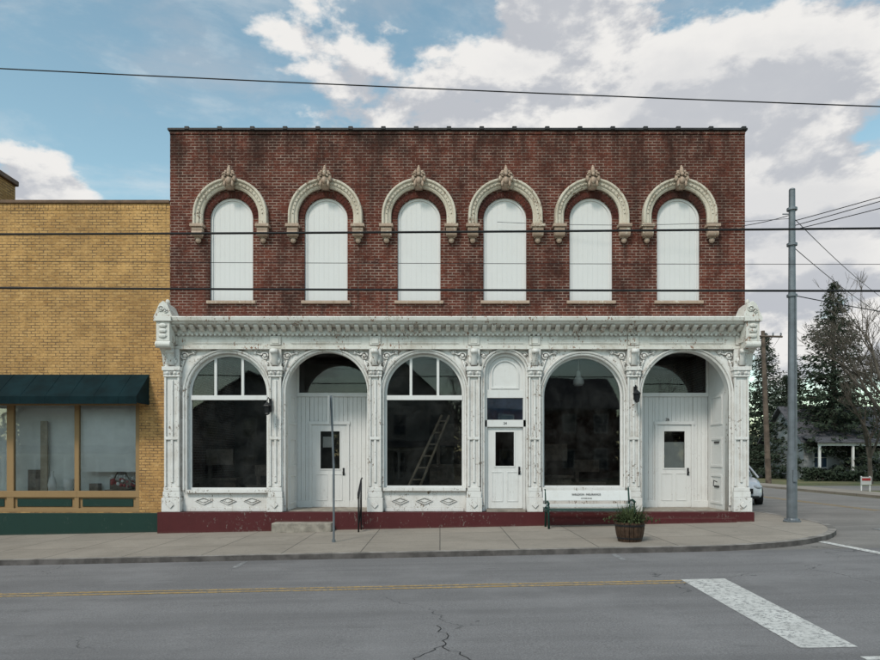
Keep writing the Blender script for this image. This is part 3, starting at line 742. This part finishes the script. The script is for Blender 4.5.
# ---------------------------------------------------------------- wires
def wire(name,a,b_,sag,r=.014,parent=None,n=40):
    pts=[]
    for i in range(n+1):
        t=i/n; p=Vector(a).lerp(Vector(b_),t); p.z-=sag*4*t*(1-t); pts.append(p)
    return MB().tube(pts,r,6).obj(name,'wire',parent,smooth=True)
WY=-6.0; WD=11.37
def wz(v): return 1.8+(458-v)*WD/660
slope=lambda v0,v1:(wz(v1)-wz(v0))/(880*WD/660)
PW=empty('power_lines')
def longwire(v0,v1,sag,r):
    m=(wz(v0)+wz(v1))/2; k=slope(v0,v1); wire('cable',(-24,WY,m-24*k+sag),(24,WY,m+24*k+sag),sag,r,PW)
longwire(70,108,.25,.010); longwire(235,229,.12,.019); longwire(288.5,291.5,.1,.019); 
wire('cable',(-24,WY+.3,wz(248)),(24,WY+.3,wz(257)),.1,.005,PW)
for dz,e in((0,(19,-9.5,9.6)),(.12,(19,-9.9,9.5)),(-.1,(19,-9.2,9.1)),(0.25,(26,20,10.3)),(-.5,(26,20,9.5))):
    wire('service_cable',(px_,py_,7.7+dz),e,.25,.010,PW)
wire('service_cable',(px_,py_,8.0),(XR-.1,-.02,7.9),.03,.009,PW)
wire('service_cable',(px_,py_,7.9),(1.5,-.03,8.0),.12,.006,PW)
wire('service_cable',(px_,py_,5.95),(25,6,6.2),.3,.012,PW)
def woodpole(x,y,h,lean=0,arms=1,yaw=0):
    E=empty('wooden_utility_pole'); g=gz(x)-.1
    mb=MB(); mb.tube([(x,y,g),(x+lean*.5,y,h*.5),(x+lean,y,h)],[.17,.15,.11],12)
    c,s_=math.cos(yaw),math.sin(yaw)
    for k in range(arms):
        z=h-.35-k*.9; mb.tube([(x+lean-1.2*c,y-.1-1.2*s_,z),(x+lean+1.2*c,y-.1+1.2*s_,z)],.06,4)
        mb.tube([(x+lean-.6*c,y-.1-.6*s_,z),(x+lean,y-.1,z-.6)],.02,4); mb.tube([(x+lean+.6*c,y-.1+.6*s_,z),(x+lean,y-.1,z-.6)],.02,4)
    mb.obj('pole_and_crossarm','wood',E)
    mb=MB()
    for k in(-1.1,-.6,.6,1.1): mb.lathe((x+lean+k*c,y-.1+k*s_,h-.29),[(.03,0),(.06,.04),(.04,.09),(.055,.13),(.02,.18)],8)
    mb.obj('insulators','steel',E)
    return E
woodpole(19.9,22.6,9.5,-.35,1,.1)
woodpole(-24,WY,9.6,0,1,1.57); woodpole(24.1,WY,9.8,0,1,1.57)
for o in(-1.1,-.6,.6,1.1):
    wire('distribution_cable',(19.55+o,22.5,9.3),(19.55+o+14,60,10),.6,.011,PW)
# ---------------------------------------------------------------- car
def car(x,y,rot):
    C=empty('parked_car'); T_=Matrix.Translation((x,y,gz(x)-.10))@Matrix.Rotation(rot,4,'Z')
    st=[(-2.15,.62,.30,.55,.60),(-2.05,.80,.22,.66,.74),(-1.7,.88,.20,.80,.84),(-1.1,.90,.20,.90,.94),(-.75,.90,.20,.94,.98),(0,.91,.20,.95,.99),(1.0,.91,.20,.96,1.0),(1.6,.89,.22,.97,1.02),(2.0,.84,.26,.95,1.02),(2.15,.72,.34,.80,.95)]
    rings=[]
    for yy,hw,zb,zs,zt in st:
        zm=(zb+zs)/2
        rings.append([(-hw*.9,yy,zb),(-hw,yy,zb+.12),(-hw*1.01,yy,zm),(-hw*.985,yy,zs-.04),(-hw*.86,yy,zt),(-hw*.4,yy,zt+.03),(hw*.4,yy,zt+.03),(hw*.86,yy,zt),(hw*.985,yy,zs-.04),(hw*1.01,yy,zm),(hw,yy,zb+.12),(hw*.9,yy,zb)])
    def fin(mb,name,mat,smooth=True,sub=0):
        o=mb.obj(name,mat,C,smooth=smooth); o.data.transform(T_)
        if sub: s=o.modifiers.new('s','SUBSURF'); s.levels=sub; s.render_levels=sub
        return o
    fin(MB().loft(rings),'body','car',True,2)
    gh=[(-1.05,.80,.96,.97),(-.45,.74,.96,1.36),(0,.72,.97,1.46),(.7,.72,.98,1.47),(1.3,.72,1.0,1.40),(1.95,.76,1.0,1.03)]
    rings=[[(-hw-.07,yy,zb),(-hw*.85,yy,zt-.03*(zt>1)),(-hw*.5,yy,zt+.02),(hw*.5,yy,zt+.02),(hw*.85,yy,zt-.03*(zt>1)),(hw+.07,yy,zb)] for yy,hw,zb,zt in gh]
    fin(MB().loft(rings),'cabin_glass','carglass',True,1)
    rings=[[(-.58,yy,z),(-.45,yy,z+.035),(.45,yy,z+.035),(.58,yy,z),(.45,yy,z-.02),(-.45,yy,z-.02)] for yy,z in((-.4,1.35),(0,1.465),(.7,1.475),(1.3,1.40))]
    fin(MB().loft(rings),'roof_panel','car')
    mb=MB(); 
    for sx in(-1,1):
        for a,b_ in(((-1.0,.97),(-.4,1.37)),((.35,.97),(.35,1.44)),((1.9,1.0),(1.3,1.39))): mb.tube([(sx*.86,a[0],a[1]),(sx*.64,b_[0],b_[1])],.035,6)
    fin(mb,'pillars','car')
    mb=MB(); mr_=MB()
    for sx in(-1,1):
        for yy in(-1.35,1.35):
            mb.tube([(sx*.70,yy,.32),(sx*.92,yy,.32)],.32,24); mr_.tube([(sx*.90,yy,.32),(sx*.935,yy,.32)],.20,16)
            for k in range(5):
                a=k*1.2566; mr_.tube([(sx*.94,yy,.32),(sx*.94,yy+.19*math.cos(a),.32+.19*math.sin(a))],.025,4)
    fin(mb,'tyres','tyre',False); fin(mr_,'wheel_rims','chrome',False)
    mb=MB(); mb.box(-.5,.5,-2.2,-2.1,.42,.60); mb.box(-.7,.7,-2.17,-2.0,.24,.34)
    for sx in(-1,1): mb.ball((sx*.98,-.65,1.0),(.10,.08,.07))
    fin(mb,'grille_and_mirrors','tyre')
    mb=MB()
    for sx in(-1,1): mb.ball((sx*.66,-2.0,.66),(.17,.14,.085))
    fin(mb,'headlamps','chead')
car(11.1,8.0,-.28)
# ---------------------------------------------------------------- trees
def conifer(x,y,H,Rr,seed):
    rng=random.Random(seed); E=empty('spruce_tree'); g=gz(x)-.1
    MB().tube([(x,y,g),(x+.05,y,g+H*.5),(x,y,g+H*.98)],[.03*H*.5,.012*H,.02],8).obj('trunk','bark',E)
    mb=MB(); br=MB(); z=.04*H
    while z<H*.99:
        t=z/H; nb=rng.randint(5,8); a0=rng.uniform(0,6.28)
        for b_ in range(nb):
            if rng.random()<.10: continue
            a=a0+b_*6.28/nb+rng.uniform(-.3,.3); L=(Rr*(1-t)**.85+.12)*rng.choice((.6,.8,.95,1.05,1.2))*rng.uniform(.9,1.1)
            droop=rng.uniform(.12,.42)*(1-t*.8)
            steps=max(3,int(L/.15)); last=None
            for k in range(steps+1):
                s=k/steps; r=L*s; zz=g+z+ -droop*L*s*(1.35-s*.75)+.10*L*s*s
                p=Vector((x+r*math.cos(a),y+r*math.sin(a),zz))
                if k%3==0:
                    if last is not None: br.tube([last,p],.02*(1-s)+.008,3,False)
                    last=p
                for q in range(4 if s>.25 else 1):
                    size=rng.uniform(.13,.32)*(1-.3*s)*(.75+.5*(1-t))
                    sp_=(1-s*.75)*L*.22
                    c=p+Vector((rng.uniform(-sp_,sp_),rng.uniform(-sp_,sp_),rng.uniform(-.28,.05)))
                    d1=Vector((math.cos(a+rng.uniform(-.9,.9)),math.sin(a+rng.uniform(-.9,.9)),rng.uniform(-.8,.1))).normalized()*size
                    d2=Vector((rng.uniform(-1,1),rng.uniform(-1,1),rng.uniform(-1.2,.2))).normalized()*size*.4
                    mb.add([c-d1*.4,c+d2,c+d1,c-d2],[(0,1,2,3)])
        z+=rng.uniform(.16,.32)*(1.15-.5*t)
    mb.obj('needles','spruce',E,recalc=False); br.obj('branches','bark',E,recalc=False)
conifer(30.0,33,15.3,4.6,1); conifer(31.2,46,13.8,3.4,2); conifer(28.0,36,8.4,3.0,3); conifer(36.5,42,8.5,2.6,4); conifer(34.6,47,11.0,3.1,5)
def baretree(x,y,H,seed,spread=.5,depth=6,name='bare_tree',th=.017):
    rng=random.Random(seed); E=empty(name); mb=MB(); g=gz(x)-.1
    def rec(p,d,L,r,k):
        pts=[p];q=p
        for i in range(3):
            d=(d+Vector((rng.uniform(-.16,.16),rng.uniform(-.16,.16),rng.uniform(-.03,.12)))).normalized(); q=q+d*L/3; pts.append(q)
        r=max(r,.008)
        mb.tube(pts,[r,r*.9,r*.8,r*.7],7 if k>4 else (4 if k>2 else 3),False)
        if k==0: return
        for j in range(rng.randint(2,4) if k>1 else 3):
            nd=(d+Vector((rng.uniform(-1,1),rng.uniform(-1,1),rng.uniform(-.25,.7)))*spread*1.5).normalized()
            rec(pts[rng.choice((2,3,3))],nd,L*rng.uniform(.6,.85),r*.58,k-1)
    rec(Vector((x,y,g)),Vector((0,0,1)),H*.26,H*th,depth)
    mb.obj('trunk_and_twigs','bark',E,recalc=False)
baretree(23.0,15.5,12.5,11,.5,7); baretree(27,24,9,12); baretree(34,44,9,15,.5,5); baretree(36,26,10,17,.5,6); baretree(27.5,20.5,11,31,.45,7)
def shrub(name,x0,x1,y0,y1,h,n,seed,mat='spruce',sz=1):
    rng=random.Random(seed); mb=MB()
    for k in range(n):
        x=rng.uniform(x0,x1); y=rng.uniform(y0,y1); top=h*(.72+.16*math.sin(x*.9+seed)+.12*math.sin(x*2.3+y)); z=gz(x)-.1+top*rng.random()**.7
        c=Vector((x,y,z)); d1=Vector((rng.uniform(-1,1),rng.uniform(-1,1),rng.uniform(-1,1))).normalized()*rng.uniform(.08,.2)*sz; d2=d1.cross(Vector((rng.uniform(-1,1),rng.uniform(-1,1),rng.uniform(-1,1)))).normalized()*rng.uniform(.04,.1)*sz
        mb.add([c-d1,c+d2,c+d1,c-d2],[(0,1,2,3)])
    mb.obj(name,mat,recalc=False)
shrub('evergreen_hedge',22,36,39,41.5,3.6,15000,3); shrub('foundation_shrubs',25.5,34,28.6,29.4,1.0,3000,4)
shrub('distant_tree_mass',24,90,62,72,6.5,30000,5,'twigmass',1.5)
shrub('reflected_tree_belt',-90,90,-62,-56,9,26000,6,'twigmass',3.2)  # unseen trees added behind the viewer to cover the horizon in glass reflections
# ---------------------------------------------------------------- houses
def house(name,x0,x1,y0,y1,hw,hr,mat,gable='x',porch=True,nw=3,face=-1,roof='shingle'):
    E=empty(name); g=gz((x0+x1)/2)-.1
    mb=MB(); mb.box(x0,x1,y0,y1,g,g+hw)
    z=g+.25
    while z<g+hw-.1:
        yf=(y0 if face<0 else y1); ys=sorted((yf,yf+face*.015)); mb.box(x0-.012,x1+.012,ys[0],ys[1],z,z+.02); z+=.2
    if gable=='x':
        ym=(y0+y1)/2; mb.prismx([(y0,g+hw),(y1,g+hw),(ym,g+hr-.05)],x0+.01,x1-.01)
    else:
        xm=(x0+x1)/2; mb.prism([(x0,g+hw),(x1,g+hw),(xm,g+hr-.05)],y0+.01,y1-.01)
    mb.obj('walls',mat,E)
    mb=MB(); o=.4; t=.12
    if gable=='x':
        for s,ye in((-1,y0),(1,y1)):
            sl=(hr-hw)/abs(ym-ye); mb.prismx([(ym,g+hr),(ye+s*o,g+hw-o*sl),(ye+s*o,g+hw-o*sl+t),(ym,g+hr+t)],x0-o,x1+o)
    else:
        for s,xe in((-1,x0),(1,x1)):
            sl=(hr-hw)/abs(xm-xe); mb.prism([(xm,g+hr),(xe+s*o,g+hw-o*sl),(xe+s*o,g+hw-o*sl+t),(xm,g+hr+t)],y0-o,y1+o)
    mb.obj('roof',roof,E)
    mw=MB(); mg_=MB(); yf=y0 if face<0 else y1
    for fl in range(max(1,int(hw//2.8))):
        for k in range(nw):
            cx=x0+(x1-x0)*(k+.5)/nw; zb=g+.95+fl*2.8
            a=sorted((yf,yf+face*.06)); mw.box(cx-.55,cx+.55,a[0],a[1],zb-.08,zb+1.5); a2=sorted((yf+face*.061,yf+face*.07)); 
            mg_.box(cx-.45,cx+.45,a2[0],a2[1],zb,zb+.67); mg_.box(cx-.45,cx+.45,a2[0],a2[1],zb+.73,zb+1.4)
    mw.obj('window_trim','sidingw',E); mg_.obj('window_panes','carglass',E)
    if porch:
        mp=MB(); d=2.0*face
        ya=sorted((yf+face*.08,yf+d)); mp.box(x0,x1,ya[0],ya[1],g,g+.35); mp.obj('porch_floor','stepc',E)
        mp=MB()
        for k in range(5): cx=x0+.1+(x1-x0-.2)*k/4; mp.box(cx-.07,cx+.07,yf+d*.95-.07,yf+d*.95+.07,g+.35,g+2.5)
        mp.box(x0,x1,yf+d*.95-.05,yf+d*.95+.05,g+2.5,g+2.7)
        mp.obj('porch_posts','white2',E)
        mp=MB(); yy=[(yf,g+3.2),(yf+d*1.1,g+2.7),(yf+d*1.1,g+2.8),(yf,g+3.3)]; mp.prismx(yy,x0-.2,x1+.2); mp.obj('porch_roof','shingle',E)
    return E
house('clapboard_house',27.2,37,32,38,3.1,5.6,'siding','x',True,4)
house('clapboard_house',44,54,40,48,5.4,8,'sidingw','z',False,3)
ys=empty('yard_sign'); xs_,yy_=19.9,13.5; mb=MB()
for s in(-.2,.2): mb.box(xs_+s-.02,xs_+s+.02,yy_-.03,yy_+.03,.15,.95)
mb.obj('sign_posts','white2',ys); MB().box(xs_-.25,xs_+.25,yy_-.06,yy_-.031,.55,.92).obj('sign_board','sidingw',ys); MB().box(xs_-.2,xs_+.2,yy_-.07,yy_-.061,.74,.86).obj('sign_red_band','red',ys)
# buildings across the street (behind the viewer), reflected in the shop windows
house('white_gabled_house',-31,-22,-40,-31,5.6,9.4,'sidingw','z',True,3,1)
house('white_gabled_house',-7,1,-41,-32,5.6,9.4,'sidingw','z',True,3,1)
house('brick_house',4,14,-44,-35,5.8,8.5,'brick','x',False,4,1)
house('grey_house',-19,-10,-42,-33,5.6,8.8,'siding','z',False,3,1)
baretree(2.2,-27,9,21,.5,6); baretree(14,-28,10,22,.5,5); baretree(-20.5,-30,10,23,.5,5)
# ---------------------------------------------------------------- sky
EL,AZ=math.radians(48),math.radians(208)
W=bpy.data.worlds.new('World'); scene.world=W; W.use_nodes=True
nt=NT(W.node_tree); bg=W.node_tree.nodes['Background']
sky=nt.n('ShaderNodeTexSky'); sky.sky_type='NISHITA'; sky.sun_disc=False; sky.sun_elevation=EL; sky.sun_rotation=AZ; sky.air_density=1.0; sky.dust_density=.5; sky.ozone_density=1.2
dv=nt.n('ShaderNodeTexCoord').outputs['Generated']
def blob(u,v,r,wt):
    d=Vector(((u-440)/660,1,(458-v)/660)).normalized()
    dist=nt.n('ShaderNodeVectorMath',{0:dv,1:tuple(d)},operation='DISTANCE').outputs['Value']
    return nt.mr(dist,0,r,wt,0)
tot=None
for u,v,r,wt in((600,110,.26,.17),(760,120,.28,.18),(830,240,.28,.17),(450,100,.20,.14),(700,200,.4,.08),(60,188,.10,.24),(20,180,.08,.12),(310,60,.13,.10),(100,2,.2,.06),(540,8,.14,.10),(200,120,.34,-.12),(60,90,.3,-.10),(680,15,.20,-.12),(865,130,.09,-.12),(470,30,.12,-.08),(820,20,.14,.03),(720,340,.5,.05)):
    b_=blob(u,v,r,wt); tot=b_ if tot is None else nt.m('ADD',tot,b_)
vs=nt.scl(dv,(1,1,1.9))
n1=nt.noise(vs,4.6,12,.58,.1)
den=nt.m('ADD',n1,tot)
mask=nt.mr(den,.54,.625)
wisp=nt.mr(nt.noise(nt.scl(dv,(1,1,3.2)),4.5,10,.62,.3),.42,.72,0,.42)
mask=nt.m('MAXIMUM',mask,wisp)
up=nt.n('ShaderNodeVectorMath',{0:dv,1:(.0,0,.03)},operation='ADD').outputs[0]
n2=nt.noise(nt.scl(up,(1,1,1.9)),4.6,8,.58,.1)
lit=nt.mr(nt.m('SUBTRACT',n1,n2),-.06,.05)
core=nt.mr(den,.66,.9,0,.5)
cc=nt.mix(lit,(3.7,3.85,4.15),(6.2,6.1,5.95))
cc=nt.mix(core,cc,(4.3,4.4,4.6))
skyc=nt.mix(1.0,sky.outputs[0],(1.62,1.68,1.28),'MULTIPLY')
col=nt.mix(mask,skyc,cc)
nt.nt.links.new(col,bg.inputs[0]); bg.inputs[1].default_value=.14
sun=bpy.data.lights.new('sun','SUN'); sun.energy=2.0; sun.angle=math.radians(11); sun.color=(1,.93,.84)
so=bpy.data.objects.new('sun',sun); scene.collection.objects.link(so)
v=Vector((math.sin(AZ)*math.cos(EL),math.cos(AZ)*math.cos(EL),math.sin(EL))); so.rotation_euler=v.to_track_quat('Z','Y').to_euler()
# ---------------------------------------------------------------- camera
cam=bpy.data.cameras.new('camera'); co=bpy.data.objects.new('camera',cam); scene.collection.objects.link(co)
co.location=(0,-17.37,1.8); co.rotation_euler=(math.pi/2,0,0); cam.sensor_width=36; cam.lens=27; cam.shift_y=128/880; cam.clip_end=3000
scene.camera=co
